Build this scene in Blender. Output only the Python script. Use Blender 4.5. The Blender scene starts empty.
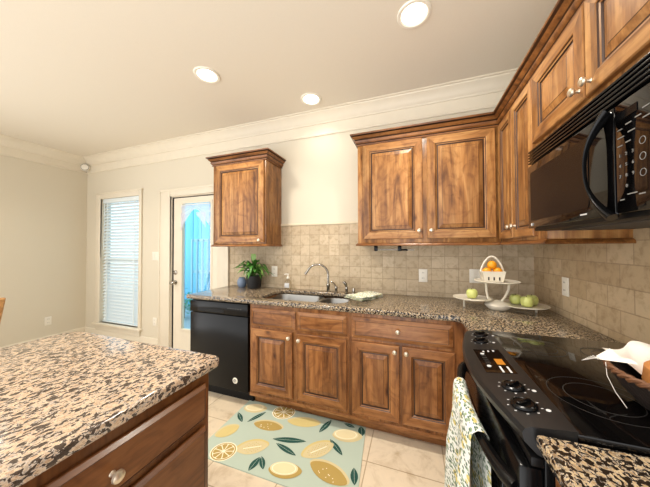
import bpy, bmesh, math, random
from mathutils import Vector, Matrix
C = bpy.context.scene
COL = C.collection
PI = math.pi
random.seed(7)

# ------------------------------------------------------------------ camera, world, exposure
cam_d = bpy.data.cameras.new('camera'); cam = bpy.data.objects.new('camera', cam_d); COL.objects.link(cam)
yaw, pit, rol = math.radians(19.67), math.radians(0.98), math.radians(-0.15)
rt = Vector((math.cos(yaw), math.sin(yaw), 0)); fl = Vector((-math.sin(yaw), math.cos(yaw), 0)); up0 = Vector((0, 0, 1))
fw = fl*math.cos(pit)+up0*math.sin(pit); up = up0*math.cos(pit)-fl*math.sin(pit)
r2 = rt*math.cos(rol)+up*math.sin(rol); u2 = up*math.cos(rol)-rt*math.sin(rol)
M = Matrix.Identity(4)
for i in range(3):
    M[i][0] = r2[i]; M[i][1] = u2[i]; M[i][2] = -fw[i]
M[0][3], M[1][3], M[2][3] = -0.898, -2.42, 1.347
cam.matrix_world = M
cam_d.sensor_width = 36; cam_d.lens = 249.43/650*36; cam_d.clip_start = 0.02
C.camera = cam

W = bpy.data.worlds.new('world'); C.world = W; W.use_nodes = True
bg = W.node_tree.nodes['Background']; bg.inputs[0].default_value = (1.0, 0.995, 0.985, 1); bg.inputs[1].default_value = 1.75
_nt = W.node_tree; _tc = _nt.nodes.new('ShaderNodeTexCoord'); _sp = _nt.nodes.new('ShaderNodeSeparateXYZ'); _rp = _nt.nodes.new('ShaderNodeMapRange')
_rp.inputs['From Min'].default_value = -.35; _rp.inputs['From Max'].default_value = .1; _rp.inputs['To Min'].default_value = 2.5; _rp.inputs['To Max'].default_value = 1.4  # made brighter below the horizon, as added fill for the ceiling
_nt.links.new(_tc.outputs['Generated'], _sp.inputs[0]); _nt.links.new(_sp.outputs[2], _rp.inputs[0]); 
# world light raised towards back left, an added fill for the right side
_dt = _nt.nodes.new('ShaderNodeVectorMath'); _dt.operation = 'DOT_PRODUCT'; _dt.inputs[1].default_value = (-.80, -.60, 0)
_nt.links.new(_tc.outputs['Generated'], _dt.inputs[0]); _r2 = _nt.nodes.new('ShaderNodeMapRange')
_r2.inputs['From Min'].default_value = 0; _r2.inputs['From Max'].default_value = 1; _r2.inputs['To Min'].default_value = .85; _r2.inputs['To Max'].default_value = 2.05
_nt.links.new(_dt.outputs['Value'], _r2.inputs[0]); _mu = _nt.nodes.new('ShaderNodeMath'); _mu.operation = 'MULTIPLY'
_nt.links.new(_rp.outputs[0], _mu.inputs[0]); _nt.links.new(_r2.outputs[0], _mu.inputs[1]); _nt.links.new(_mu.outputs[0], bg.inputs[1])
vs = C.view_settings
vs.view_transform = 'Standard'; vs.look = 'None'; vs.gamma = 1; vs.use_curve_mapping = False
vs.exposure = -0.02
LAMP_W = 12.0
LAMP_COL = (1.0, 0.92, 0.80)

sun_d = bpy.data.lights.new('sun', 'SUN'); sun_d.energy = 1.2; sun_d.angle = 0.2; sun_d.color = (1, .97, .92)
sun = bpy.data.objects.new('sun', sun_d); COL.objects.link(sun); sun.rotation_euler = (math.radians(-40), math.radians(-30), 0)
sun.location = (-4, 5, 6)

# ------------------------------------------------------------------ materials
def nt_new(name):
    m = bpy.data.materials.new(name); m.use_nodes = True
    nt = m.node_tree
    return m, nt, nt.nodes['Principled BSDF']
def lin(c):
    return tuple(((v/255)/12.92 if v/255 <= .04045 else ((v/255+.055)/1.055)**2.4) for v in c)+(1,)
def N(nt, t, **kw):
    n = nt.nodes.new(t)
    for k, v in kw.items():
        setattr(n, k, v)
    return n
def ramp(nt, stops, interp='LINEAR'):
    n = nt.nodes.new('ShaderNodeValToRGB'); cr = n.color_ramp; cr.interpolation = interp
    while len(cr.elements) > 1: cr.elements.remove(cr.elements[-1])
    cr.elements[0].position = stops[0][0]; cr.elements[0].color = stops[0][1]
    for p, c in stops[1:]:
        e = cr.elements.new(p); e.color = c
    return n
def mixc(nt, blend='MIX', fac=None):
    n = nt.nodes.new('ShaderNodeMix'); n.data_type = 'RGBA'; n.blend_type = blend
    if fac is not None: n.inputs[0].default_value = fac
    return n   # inputs 6,7 ; output 2
def plain(name, rgb, rough=.5, metal=0, coat=0, bump=0, bscale=200, spec=None, sss=0, emit=None, es=0, trans=0, alpha=None):
    m, nt, b = nt_new(name)
    col = lin(rgb)
    if spec is not None: b.inputs['Specular IOR Level'].default_value = spec
    b.inputs['Roughness'].default_value = rough; b.inputs['Metallic'].default_value = metal
    b.inputs['Coat Weight'].default_value = coat; b.inputs['Coat Roughness'].default_value = .08
    if spec is not None: b.inputs['Specular IOR Level'].default_value = spec
    if trans: b.inputs['Transmission Weight'].default_value = trans
    if emit: b.inputs['Emission Color'].default_value = lin(emit); b.inputs['Emission Strength'].default_value = es
    tc = N(nt, 'ShaderNodeTexCoord')
    nz = N(nt, 'ShaderNodeTexNoise'); nz.inputs['Scale'].default_value = bscale if bump else 12; nz.inputs['Detail'].default_value = 3
    nt.links.new(tc.outputs['Object'], nz.inputs['Vector'])
    mx = mixc(nt, 'MULTIPLY', .08); mx.inputs[6].default_value = col
    nt.links.new(nz.outputs['Fac'], mx.inputs[7]); nt.links.new(mx.outputs[2], b.inputs['Base Color'])
    if bump:
        bp = N(nt, 'ShaderNodeBump'); bp.inputs['Strength'].default_value = bump; bp.inputs['Distance'].default_value = .002
        nt.links.new(nz.outputs['Fac'], bp.inputs['Height']); nt.links.new(bp.outputs['Normal'], b.inputs['Normal'])
    return m
def wood(name, grain, base, dark, light, knots=True, rough=.32, strips=.075):
    """grain: axis index along which the grain runs, in the object's own coordinates"""
    m, nt, b = nt_new(name); L = nt.links.new
    tc = N(nt, 'ShaderNodeTexCoord'); oi = N(nt, 'ShaderNodeObjectInfo')
    off = N(nt, 'ShaderNodeVectorMath', operation='SCALE'); off.inputs[0].default_value = (37, 53, 71); L(oi.outputs['Random'], off.inputs['Scale'])
    ad = N(nt, 'ShaderNodeVectorMath', operation='ADD'); L(tc.outputs['Object'], ad.inputs[0]); L(off.outputs[0], ad.inputs[1])
    def scaled(sa, sl):
        mp = N(nt, 'ShaderNodeMapping'); s = [sa]*3; s[grain] = sl
        mp.inputs['Scale'].default_value = s; L(ad.outputs[0], mp.inputs['Vector']); return mp.outputs[0]
    n1 = N(nt, 'ShaderNodeTexNoise'); n1.inputs['Scale'].default_value = 1; n1.inputs['Detail'].default_value = 6; n1.inputs['Distortion'].default_value = 1.3
    L(scaled(16, 2.0), n1.inputs['Vector'])
    n2 = N(nt, 'ShaderNodeTexNoise'); n2.inputs['Scale'].default_value = 1; n2.inputs['Detail'].default_value = 3
    L(scaled(150, 6), n2.inputs['Vector'])
    n3 = N(nt, 'ShaderNodeTexNoise'); n3.inputs['Scale'].default_value = 1; n3.inputs['Detail'].default_value = 4; n3.inputs['Distortion'].default_value = 2.5
    L(scaled(9, 6), n3.inputs['Vector'])
    r1 = ramp(nt, [(.3, lin(dark)), (.48, lin(base)), (.72, lin(light))]); L(n1.outputs['Fac'], r1.inputs[0])
    # fine grain
    g = mixc(nt, 'MULTIPLY', .45); L(r1.outputs[0], g.inputs[6]); r2_ = ramp(nt, [(.3, (.55, .48, .42, 1)), (.6, (1, 1, 1, 1))]); L(n2.outputs['Fac'], r2_.inputs[0]); L(r2_.outputs[0], g.inputs[7])
    # blotchy stain
    g2 = mixc(nt, 'MULTIPLY', .8); L(g.outputs[2], g2.inputs[6]); r3 = ramp(nt, [(.30, (.58, .50, .44, 1)), (.52, (1, 1, 1, 1))]); L(n3.outputs['Fac'], r3.inputs[0]); L(r3.outputs[0], g2.inputs[7])
    out = g2.outputs[2]
    # glued boards: tone steps across the grain
    cross = 0 if grain != 0 else 2
    if strips:
        sp = N(nt, 'ShaderNodeSeparateXYZ'); L(ad.outputs[0], sp.inputs[0])
        dv = N(nt, 'ShaderNodeMath', operation='DIVIDE'); L(sp.outputs[cross], dv.inputs[0]); dv.inputs[1].default_value = strips
        fl_ = N(nt, 'ShaderNodeMath', operation='FLOOR'); L(dv.outputs[0], fl_.inputs[0])
        wn = N(nt, 'ShaderNodeTexWhiteNoise', noise_dimensions='1D'); L(fl_.outputs[0], wn.inputs['W'])
        rs = ramp(nt, [(0, (.66, .62, .58, 1)), (.5, (.95, .94, .92, 1)), (1, (1.15, 1.13, 1.08, 1))]); L(wn.outputs['Value'], rs.inputs[0])
        g3 = mixc(nt, 'MULTIPLY', 1); L(out, g3.inputs[6]); L(rs.outputs[0], g3.inputs[7]); out = g3.outputs[2]
    if knots:
        vo = N(nt, 'ShaderNodeTexVoronoi'); vo.inputs['Scale'].default_value = 1; L(scaled(6.5, 4.0), vo.inputs['Vector'])
        rk = ramp(nt, [(.03, (.16, .10, .07, 1)), (.09, (.6, .5, .42, 1)), (.16, (1, 1, 1, 1))]); L(vo.outputs['Distance'], rk.inputs[0])
        g4 = mixc(nt, 'MULTIPLY', .85); L(out, g4.inputs[6]); L(rk.outputs[0], g4.inputs[7]); out = g4.outputs[2]
    L(out, b.inputs['Base Color'])
    b.inputs['Roughness'].default_value = rough; b.inputs['Coat Weight'].default_value = .10; b.inputs['Coat Roughness'].default_value = .18; b.inputs['Specular IOR Level'].default_value = .35
    return m
def granite(name, scale, stretch, ang, thr, cream, tan, dark, grey):
    m, nt, b = nt_new(name); L = nt.links.new
    tc = N(nt, 'ShaderNodeTexCoord'); mp = N(nt, 'ShaderNodeMapping'); mp.inputs['Rotation'].default_value = (0, 0, ang)
    mp.inputs['Scale'].default_value = (1, stretch, 1); L(tc.outputs['Object'], mp.inputs['Vector'])
    n1 = N(nt, 'ShaderNodeTexNoise'); n1.inputs['Scale'].default_value = scale; n1.inputs['Detail'].default_value = 3.5; n1.inputs['Roughness'].default_value = .55; n1.inputs['Distortion'].default_value = .6
    L(mp.outputs[0], n1.inputs['Vector'])
    n2 = N(nt, 'ShaderNodeTexVoronoi'); n2.inputs['Scale'].default_value = scale*1.6; L(mp.outputs[0], n2.inputs['Vector'])
    n3 = N(nt, 'ShaderNodeTexNoise'); n3.inputs['Scale'].default_value = scale*4; n3.inputs['Detail'].default_value = 2; L(mp.outputs[0], n3.inputs['Vector'])
    sp = N(nt, 'ShaderNodeSeparateColor'); L(n2.outputs['Color'], sp.inputs[0])
    cell = ramp(nt, [(0, lin(tan)), (.35, lin(cream)), (.7, lin(cream)), (.85, lin(grey)), (1, lin(tan))]); L(sp.outputs[0], cell.inputs[0])
    rd = ramp(nt, [(thr-.05, lin(dark)), (thr-.015, lin(tuple(int(d*.5+t*.28) for d, t in zip(dark, tan)))), (thr+.025, (1, 1, 1, 1))]); L(n1.outputs['Fac'], rd.inputs[0])
    rf = ramp(nt, [(thr-.01, (0, 0, 0, 1)), (thr+.02, (1, 1, 1, 1))]); L(n1.outputs['Fac'], rf.inputs[0])
    mx = mixc(nt); L(rf.outputs[0], mx.inputs[0]); L(rd.outputs[0], mx.inputs[6]); L(cell.outputs[0], mx.inputs[7])
    r3 = ramp(nt, [(.34, (.35, .3, .27, 1)), (.44, (1, 1, 1, 1))]); L(n3.outputs['Fac'], r3.inputs[0])
    mm = mixc(nt, 'MULTIPLY', .8); L(mx.outputs[2], mm.inputs[6]); L(r3.outputs[0], mm.inputs[7])
    L(mm.outputs[2], b.inputs['Base Color']); b.inputs['Roughness'].default_value = .12
    return m
def tiles(name, size, w, mortar, c1, c2, cm, plane, rough, offs=(0, 0), veins=1.0, bump=.5, stack=True):
    """stone tiles on a plane: plane is 'xy', 'xz' or 'yz' of the object's coordinates"""
    m, nt, b = nt_new(name); L = nt.links.new
    tc = N(nt, 'ShaderNodeTexCoord'); sp = N(nt, 'ShaderNodeSeparateXYZ'); L(tc.outputs['Object'], sp.inputs[0])
    cb = N(nt, 'ShaderNodeCombineXYZ')
    for k, a in enumerate(plane):
        ad = N(nt, 'ShaderNodeMath', operation='ADD'); L(sp.outputs['xyz'.index(a)], ad.inputs[0]); ad.inputs[1].default_value = offs[k]; L(ad.outputs[0], cb.inputs[k])
    br = N(nt, 'ShaderNodeTexBrick'); br.offset = 0 if stack else .5; br.offset_frequency = 2; br.squash = 1
    br.inputs['Scale'].default_value = 1; br.inputs['Brick Width'].default_value = size; br.inputs['Row Height'].default_value = w
    br.inputs['Mortar Size'].default_value = mortar; br.inputs['Mortar Smooth'].default_value = .25; br.inputs['Bias'].default_value = 0
    br.inputs['Color1'].default_value = lin(c1); br.inputs['Color2'].default_value = lin(c2); br.inputs['Mortar'].default_value = lin(cm)
    L(cb.outputs[0], br.inputs['Vector'])
    n1 = N(nt, 'ShaderNodeTexNoise'); n1.inputs['Scale'].default_value = 22 if size < .2 else 7; n1.inputs['Detail'].default_value = 8; n1.inputs['Roughness'].default_value = .65; n1.inputs['Distortion'].default_value = .5
    L(tc.outputs['Object'], n1.inputs['Vector'])
    r1 = ramp(nt, [(.3, (.70, .64, .56, 1)), (.5, (1, 1, 1, 1)), (.75, (1.1, 1.08, 1.05, 1))]); L(n1.outputs['Fac'], r1.inputs[0])
    mx = mixc(nt, 'MULTIPLY', veins); L(br.outputs['Color'], mx.inputs[6]); L(r1.outputs[0], mx.inputs[7]); L(mx.outputs[2], b.inputs['Base Color'])
    n2 = N(nt, 'ShaderNodeTexNoise'); n2.inputs['Scale'].default_value = 130; n2.inputs['Detail'].default_value = 4; L(tc.outputs['Object'], n2.inputs['Vector'])
    hs = N(nt, 'ShaderNodeMath', operation='MULTIPLY_ADD'); L(n2.outputs['Fac'], hs.inputs[0]); hs.inputs[1].default_value = .25
    iv = N(nt, 'ShaderNodeMath', operation='SUBTRACT'); iv.inputs[0].default_value = 1; L(br.outputs['Fac'], iv.inputs[1]); L(iv.outputs[0], hs.inputs[2])
    bp = N(nt, 'ShaderNodeBump'); bp.inputs['Strength'].default_value = bump; bp.inputs['Distance'].default_value = .003; L(hs.outputs[0], bp.inputs['Height']); L(bp.outputs[0], b.inputs['Normal'])
    b.inputs['Roughness'].default_value = rough
    return m
def floral(name, ground, c1, c2, c3, sc):
    m, nt, b = nt_new(name); L = nt.links.new
    tc = N(nt, 'ShaderNodeTexCoord'); last = None
    prev = lin(ground)
    out = None
    for k, (c, s, t) in enumerate([(c3, sc*1.1, .32), (c2, sc*.6, .30), (c1, sc*1.6, .33)]):
        mp = N(nt, 'ShaderNodeMapping'); mp.inputs['Location'].default_value = (k*3.1, k*1.7, k*2.3); mp.inputs['Rotation'].default_value = (.3*k, .5, .8*k); mp.inputs['Scale'].default_value = (1, .55, 1)
        L(tc.outputs['Object'], mp.inputs['Vector'])
        vo = N(nt, 'ShaderNodeTexVoronoi'); vo.inputs['Scale'].default_value = s; L(mp.outputs[0], vo.inputs['Vector'])
        rr = ramp(nt, [(t, (1, 1, 1, 1)), (t+.06, (0, 0, 0, 1))]); L(vo.outputs['Distance'], rr.inputs[0])
        mx = mixc(nt); L(rr.outputs[0], mx.inputs[0])
        if out is None: mx.inputs[6].default_value = prev
        else: L(out, mx.inputs[6])
        mx.inputs[7].default_value = lin(c); out = mx.outputs[2]
    L(out, b.inputs['Base Color']); b.inputs['Roughness'].default_value = .9
    return m

UB, UD, UL = (160, 111, 62), (110, 70, 36), (190, 144, 90)
m_wv = wood('knotty alder vertical', 2, UB, UD, UL)
m_wh = wood('knotty alder horizontal', 0, UB, UD, UL, strips=0)
m_trimw = wood('stained crown wood', 0, (124, 78, 38), (84, 50, 22), (156, 104, 54), knots=False, strips=0)
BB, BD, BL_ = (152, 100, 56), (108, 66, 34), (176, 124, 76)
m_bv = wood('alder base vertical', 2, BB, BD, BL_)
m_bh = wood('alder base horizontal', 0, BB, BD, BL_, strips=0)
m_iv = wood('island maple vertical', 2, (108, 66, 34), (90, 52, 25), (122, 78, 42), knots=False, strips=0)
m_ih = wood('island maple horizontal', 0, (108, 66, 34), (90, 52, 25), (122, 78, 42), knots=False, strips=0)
m_glaze = plain('dark glazed groove', (62, 36, 20), .4)
m_inside = plain('cabinet underside', (120, 78, 42), .5)
m_knob = plain('satin nickel knob', (225, 212, 190), .28, metal=.85)
m_wall = plain('beige wall paint', (217, 208, 188), .85, bump=.08, bscale=300)
m_ceil = plain('ceiling paint', (228, 219, 203), .9, bump=.06, bscale=260)
m_trim = plain('cream trim paint', (226, 216, 196), .5)
m_floor = tiles('travertine floor', .457, .457, .004, (214, 199, 176), (206, 190, 165), (170, 152, 126), 'xy', .4, (1.19, .83+.457), 1, .2)
m_split = tiles('tumbled travertine', .107, .107, .003, (200, 182, 154), (184, 165, 136), (172, 153, 126), 'xz', .7, (2.252, -.52), .9, .6)
m_splitr = tiles('tumbled travertine side', .16, .107, .003, (200, 178, 145), (178, 154, 120), (166, 144, 114), 'yz', .7, (0, -.52), .9, .6, stack=False)
m_rail = plain('pale stone pencil rail', (222, 208, 180), .6)
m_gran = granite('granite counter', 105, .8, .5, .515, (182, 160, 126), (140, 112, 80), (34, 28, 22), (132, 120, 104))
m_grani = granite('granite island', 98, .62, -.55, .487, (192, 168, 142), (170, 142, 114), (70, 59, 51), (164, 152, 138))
m_black = plain('black appliance', (10, 10, 11), .2, spec=.2)
m_blackg = plain('black glass', (7, 6, 6), .05, spec=.4)
m_blackm = plain('black matte plastic', (12, 12, 13), .4, spec=.2)
m_panelg = plain('charcoal control panel', (26, 25, 25), .34, spec=.3)
m_legend = plain('white legend ink', (205, 205, 205), .6)
m_legend2 = plain('grey legend ink', (118, 116, 112), .6)
m_ring = plain('grey printed ring', (40, 39, 38), .4)
m_amber = plain('amber display', (170, 108, 22), .4, emit=(220, 135, 30), es=.15)
m_steel = plain('brushed steel', (150, 147, 141), .3, metal=1)
m_chrome = plain('nickel faucet', (170, 165, 155), .18, metal=1)
m_white = plain('white plastic', (236, 230, 216), .4)
m_slot = plain('dark slot', (60, 55, 50), .6)
m_ceram = plain('white ceramic', (234, 226, 208), .25, coat=.3)
m_wht_metal = plain('white painted iron', (228, 220, 202), .45)
m_orange = plain('orange peel', (240, 158, 16), .45, bump=.3, bscale=260)
m_apple = plain('green apple skin', (198, 204, 120), .3)
m_stem = plain('brown stem', (84, 58, 30), .7)
m_pot = plain('black pot', (24, 24, 26), .5)
m_soil = plain('soil', (48, 36, 26), .9)
m_leaf = plain('green leaf', (72, 130, 50), .4)
m_leaf2 = plain('pale leaf', (134, 172, 92), .4)
m_bluej = plain('blue glazed ceramic', (128, 146, 172), .25)
m_glass = None
def glassmat(name, tint=(1, 1, 1, 1), rough=0):
    m, nt, b = nt_new(name); nt.nodes.remove(b)
    o = nt.nodes['Material Output']; tr = N(nt, 'ShaderNodeBsdfTransparent'); gl = N(nt, 'ShaderNodeBsdfGlossy'); gl.inputs['Roughness'].default_value = .02
    tr.inputs[0].default_value = tint
    mx = N(nt, 'ShaderNodeMixShader'); mx.inputs[0].default_value = .05
    nt.links.new(tr.outputs[0], mx.inputs[1]); nt.links.new(gl.outputs[0], mx.inputs[2]); nt.links.new(mx.outputs[0], o.inputs[0])
    return m
m_glass = glassmat('window glass', (.86, .96, 1, 1))
m_clear = glassmat('clear plastic', (.9, .88, .82, 1))
m_bread = plain('bread crust', (186, 122, 62), .75, bump=.8, bscale=60)
m_rim = plain('brown wicker rim', (104, 66, 38), .6, bump=1, bscale=120)
m_wick = plain('dark wicker', (36, 25, 19), .6, bump=1, bscale=120)
m_linen = plain('white linen', (240, 232, 222), .9, bump=.3, bscale=400)
m_chair = wood('honey oak chair', 2, (188, 140, 84), (160, 112, 62), (206, 160, 104), knots=False, strips=0)
m_blind = plain('white blind slat', (230, 239, 241), .5)  # white with the window's cool daylight tint put into the colour
def sheer(name):
    m, nt, b = nt_new(name); o = nt.nodes['Material Output']
    b.inputs['Base Color'].default_value = lin((240, 232, 236)); b.inputs['Roughness'].default_value = .9
    tl = N(nt, 'ShaderNodeBsdfTranslucent'); tl.inputs[0].default_value = lin((238, 232, 240)); a = N(nt, 'ShaderNodeMixShader'); a.inputs[0].default_value = .5
    tr = N(nt, 'ShaderNodeBsdfTransparent'); c = N(nt, 'ShaderNodeMixShader'); c.inputs[0].default_value = .35
    nt.links.new(b.outputs[0], a.inputs[1]); nt.links.new(tl.outputs[0], a.inputs[2]); nt.links.new(a.outputs[0], c.inputs[1]); nt.links.new(tr.outputs[0], c.inputs[2]); nt.links.new(c.outputs[0], o.inputs[0])
    return m
m_sheer = sheer('sheer curtain')
m_blue = plain('boards with daylight tint', (104, 200, 240), .6)  # blue cast of the daylight outside put into the board colour
m_bluel = plain('gate with pale daylight tint', (168, 220, 242), .6)  # pale pickets with the same blue daylight cast in their colour
m_teal = plain('teal shrub leaf', (60, 176, 150), .6)
m_patio = plain('patio concrete', (170, 200, 215), .8)

# ------------------------------------------------------------------ mesh helpers
class MB:
    def __init__(s): s.bm = bmesh.new(); s.mats = []
    def mi(s, m):
        if m not in s.mats: s.mats.append(m)
        return s.mats.index(m)
    def add(s, t, m, mat=None):
        i = s.mi(m)
        for f in t.faces: f.material_index = i
        if mat is not None: bmesh.ops.transform(t, matrix=mat, verts=t.verts)
        me = bpy.data.meshes.new('tmp'); t.to_mesh(me); t.free(); s.bm.from_mesh(me); bpy.data.meshes.remove(me); return s
    def box(s, m, x0, x1, y0, y1, z0, z1, bev=0, seg=2, mat=None):
        t = bmesh.new(); bmesh.ops.create_cube(t, size=1)
        for v in t.verts:
            v.co = Vector(((x0+x1)/2+v.co.x*(x1-x0), (y0+y1)/2+v.co.y*(y1-y0), (z0+z1)/2+v.co.z*(z1-z0)))
        if bev: bmesh.ops.bevel(t, geom=t.edges[:], offset=bev, segments=seg, profile=.5, affect='EDGES')
        return s.add(t, m, mat)
    def lathe(s, m, prof, c=(0, 0, 0), seg=32, axis='z', sy=1.0, mat=None):
        t = bmesh.new(); rings = []
        for r, z in prof:
            if r < 1e-6: rings.append([t.verts.new((0, 0, z))])
            else: rings.append([t.verts.new((r*math.cos(2*PI*k/seg), sy*r*math.sin(2*PI*k/seg), z)) for k in range(seg)])
        for a, b in zip(rings, rings[1:]):
            for k in range(seg):
                k2 = (k+1) % seg
                if len(a) == 1 and len(b) == 1: continue
                if len(a) == 1: t.faces.new((a[0], b[k], b[k2]))
                elif len(b) == 1: t.faces.new((a[k], b[0], a[k2]))
                else: t.faces.new((a[k], b[k], b[k2], a[k2]))
        bmesh.ops.recalc_face_normals(t, faces=t.faces)
        if axis == '-y': R = Matrix.Rotation(PI/2, 4, 'X')
        elif axis == '-x': R = Matrix.Rotation(-PI/2, 4, 'Y')
        else: R = Matrix.Identity(4)
        R = Matrix.Translation(c) @ R
        if mat is not None: R = mat @ R
        return s.add(t, m, R)
    def tube(s, m, pts, rad, seg=12, flat=1.0, mat=None, cap=True):
        pts = [Vector(p) for p in pts]; n = len(pts)
        if not hasattr(rad, '__len__'): rad = [rad]*n
        t = bmesh.new(); rings = []
        d0 = (pts[1]-pts[0]).normalized()
        ref = Vector((0, 0, 1)) if abs(d0.z) < .9 else Vector((1, 0, 0))
        u = d0.cross(ref).normalized()
        for i, p in enumerate(pts):
            d = (pts[min(i+1, n-1)]-pts[max(i-1, 0)]).normalized()
            u = (u-d*u.dot(d)).normalized(); v = d.cross(u)
            rings.append([t.verts.new(p+u*rad[i]*math.cos(2*PI*k/seg)+v*rad[i]*flat*math.sin(2*PI*k/seg)) for k in range(seg)])
        for a, b in zip(rings, rings[1:]):
            for k in range(seg): t.faces.new((a[k], a[(k+1) % seg], b[(k+1) % seg], b[k]))
        if cap:
            t.faces.new(rings[0][::-1]); t.faces.new(rings[-1])
        bmesh.ops.recalc_face_normals(t, faces=t.faces)
        return s.add(t, m, mat)
    def prism(s, m, poly, z0, z1, bev=0, hole=None, mat=None, seg=3, plane='xy', bevbot=False):
        t = bmesh.new()
        loops = [poly]+([hole] if hole else [])
        for lp in loops:
            vs_ = [t.verts.new((x, y, z1)) for x, y in lp]
            for a, b in zip(vs_, vs_[1:]+vs_[:1]): t.edges.new((a, b))
        bmesh.ops.triangle_fill(t, use_beauty=True, use_dissolve=not hole, edges=t.edges[:])
        for f in t.faces:
            if f.normal.z < 0: f.normal_flip()
        r = bmesh.ops.extrude_face_region(t, geom=t.faces[:])
        vs_ = [g for g in r['geom'] if isinstance(g, bmesh.types.BMVert)]
        for v in vs_: v.co.z = z0
        bmesh.ops.recalc_face_normals(t, faces=t.faces)
        if bev:
            es = []
            for e in t.edges:
                if len(e.link_faces) == 2:
                    zt = all(abs(v.co.z-z1) < 1e-6 for v in e.verts); zb = all(abs(v.co.z-z0) < 1e-6 for v in e.verts)
                    ns = sorted(abs(f.normal.z) for f in e.link_faces)
                    if (zt or (zb and bevbot)) and ns[0] < .1 and ns[1] > .9: es.append(e)
            bmesh.ops.bevel(t, geom=es, offset=bev, segments=seg, profile=.5, affect='EDGES')
        if plane == 'xz':   # drawn polygon (x,z), thickness along y
            bmesh.ops.transform(t, matrix=Matrix(((1, 0, 0, 0), (0, 0, 1, 0), (0, 1, 0, 0), (0, 0, 0, 1))), verts=t.verts); bmesh.ops.recalc_face_normals(t, faces=t.faces)
        return s.add(t, m, mat)
    def rings(s, loops, mats, cap=None, mat=None):
        """concentric loops of 4+ points each -> quads; mats: material or (side material, rail material) per band"""
        t = bmesh.new(); R = [[t.verts.new(p) for p in lp] for lp in loops]
        n = len(loops[0])
        for j, (a, b) in enumerate(zip(R, R[1:])):
            mm = mats[j]
            for k in range(n):
                f = t.faces.new((a[k], a[(k+1) % n], b[(k+1) % n], b[k]))
                f.material_index = s.mi(mm[k % 2] if isinstance(mm, tuple) else mm)
        if cap is not None:
            f = t.faces.new(R[-1]); f.material_index = s.mi(cap)
        if mat is not None: bmesh.ops.transform(t, matrix=mat, verts=t.verts)
        me = bpy.data.meshes.new('tmp'); t.to_mesh(me); t.free(); s.bm.from_mesh(me); bpy.data.meshes.remove(me); return s
    def grid(s, m, fn, nu, nv, thick=0):
        t = bmesh.new(); V = [[t.verts.new(fn(i/nu, j/nv)) for j in range(nv+1)] for i in range(nu+1)]
        for i in range(nu):
            for j in range(nv): t.faces.new((V[i][j], V[i+1][j], V[i+1][j+1], V[i][j+1]))
        if thick: bmesh.ops.solidify(t, geom=t.faces[:], thickness=thick)
        return s.add(t, m)
    def sweep(s, m, prof, path, dark=None, cap=True):
        """prof: (out, z); path: XY points; out is to the right of travel; mitred corners"""
        t = bmesh.new(); R = []; n = len(path); P = [Vector((p[0], p[1])) for p in path]
        for i in range(n):
            d1 = (P[i]-P[i-1]).normalized() if i > 0 else None
            d2 = (P[i+1]-P[i]).normalized() if i < n-1 else None
            n1 = Vector((d1.y, -d1.x)) if d1 else None; n2 = Vector((d2.y, -d2.x)) if d2 else None
            if n1 and n2:
                b = (n1+n2).normalized(); k = 1/max(.2, b.dot(n1)); nn = b*k
            else: nn = n1 or n2
            R.append([t.verts.new((P[i].x+nn.x*o, P[i].y+nn.y*o, z)) for o, z in prof])
        np_ = len(prof)
        for a, b in zip(R, R[1:]):
            for k in range(np_):
                f = t.faces.new((a[k], a[(k+1) % np_], b[(k+1) % np_], b[k])); f.material_index = 1 if dark and k in dark[1] else 0
        if cap:
            t.faces.new(R[0]); t.faces.new(R[-1][::-1])
        bmesh.ops.recalc_face_normals(t, faces=t.faces)
        i0 = s.mi(m); i1 = s.mi(dark[0]) if dark else i0
        for f in t.faces: f.material_index = i1 if f.material_index else i0
        me = bpy.data.meshes.new('tmp'); t.to_mesh(me); t.free(); s.bm.from_mesh(me); bpy.data.meshes.remove(me); return s
    def build(s, name, parent=None, loc=None, rotz=0, sharp=35, flat=False):
        me = bpy.data.meshes.new(name); bmesh.ops.remove_doubles(s.bm, verts=s.bm.verts, dist=1e-6)
        s.bm.to_mesh(me); s.bm.free()
        for m in s.mats: me.materials.append(m)
        if not flat:
            for p in me.polygons: p.use_smooth = True
            me.set_sharp_from_angle(angle=math.radians(sharp))
        o = bpy.data.objects.new(name, me); COL.objects.link(o)
        if loc: o.location = loc
        o.rotation_euler.z = rotz
        if parent: o.parent = parent
        return o
def thing(name, label, cat, loc=(0, 0, 0), rotz=0, group=None):
    o = bpy.data.objects.new(name, None); COL.objects.link(o); o.empty_display_size = .1
    o.location = loc; o.rotation_euler.z = rotz; o['label'] = label; o['category'] = cat
    if group: o['group'] = group
    return o
def tag(o, label, cat, group=None):
    o['label'] = label; o['category'] = cat
    if group: o['group'] = group
    return o
def struct(o): o['kind'] = 'structure'; return o
def sroot(name):
    o = bpy.data.objects.new(name, None); COL.objects.link(o); o['kind'] = 'structure'; return o
def dup(root, loc, rotz=None, label=None):
    r = root.copy(); COL.objects.link(r); r.location = loc
    if rotz is not None: r.rotation_euler.z = rotz
    if label: r['label'] = label
    for ch in list(root.children):
        c = ch.copy(); COL.objects.link(c); c.parent = r
        for g in list(ch.children):
            d = g.copy(); COL.objects.link(d); d.parent = c
    return r
def rrect(x0, x1, y0, y1, r, n=6):
    p = []
    for cx, cy, a in ((x1-r, y1-r, 0), (x0+r, y1-r, 90), (x0+r, y0+r, 180), (x1-r, y0+r, 270)):
        for k in range(n+1):
            t = math.radians(a+90*k/n); p.append((cx+r*math.cos(t), cy+r*math.sin(t)))
    return p

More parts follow.
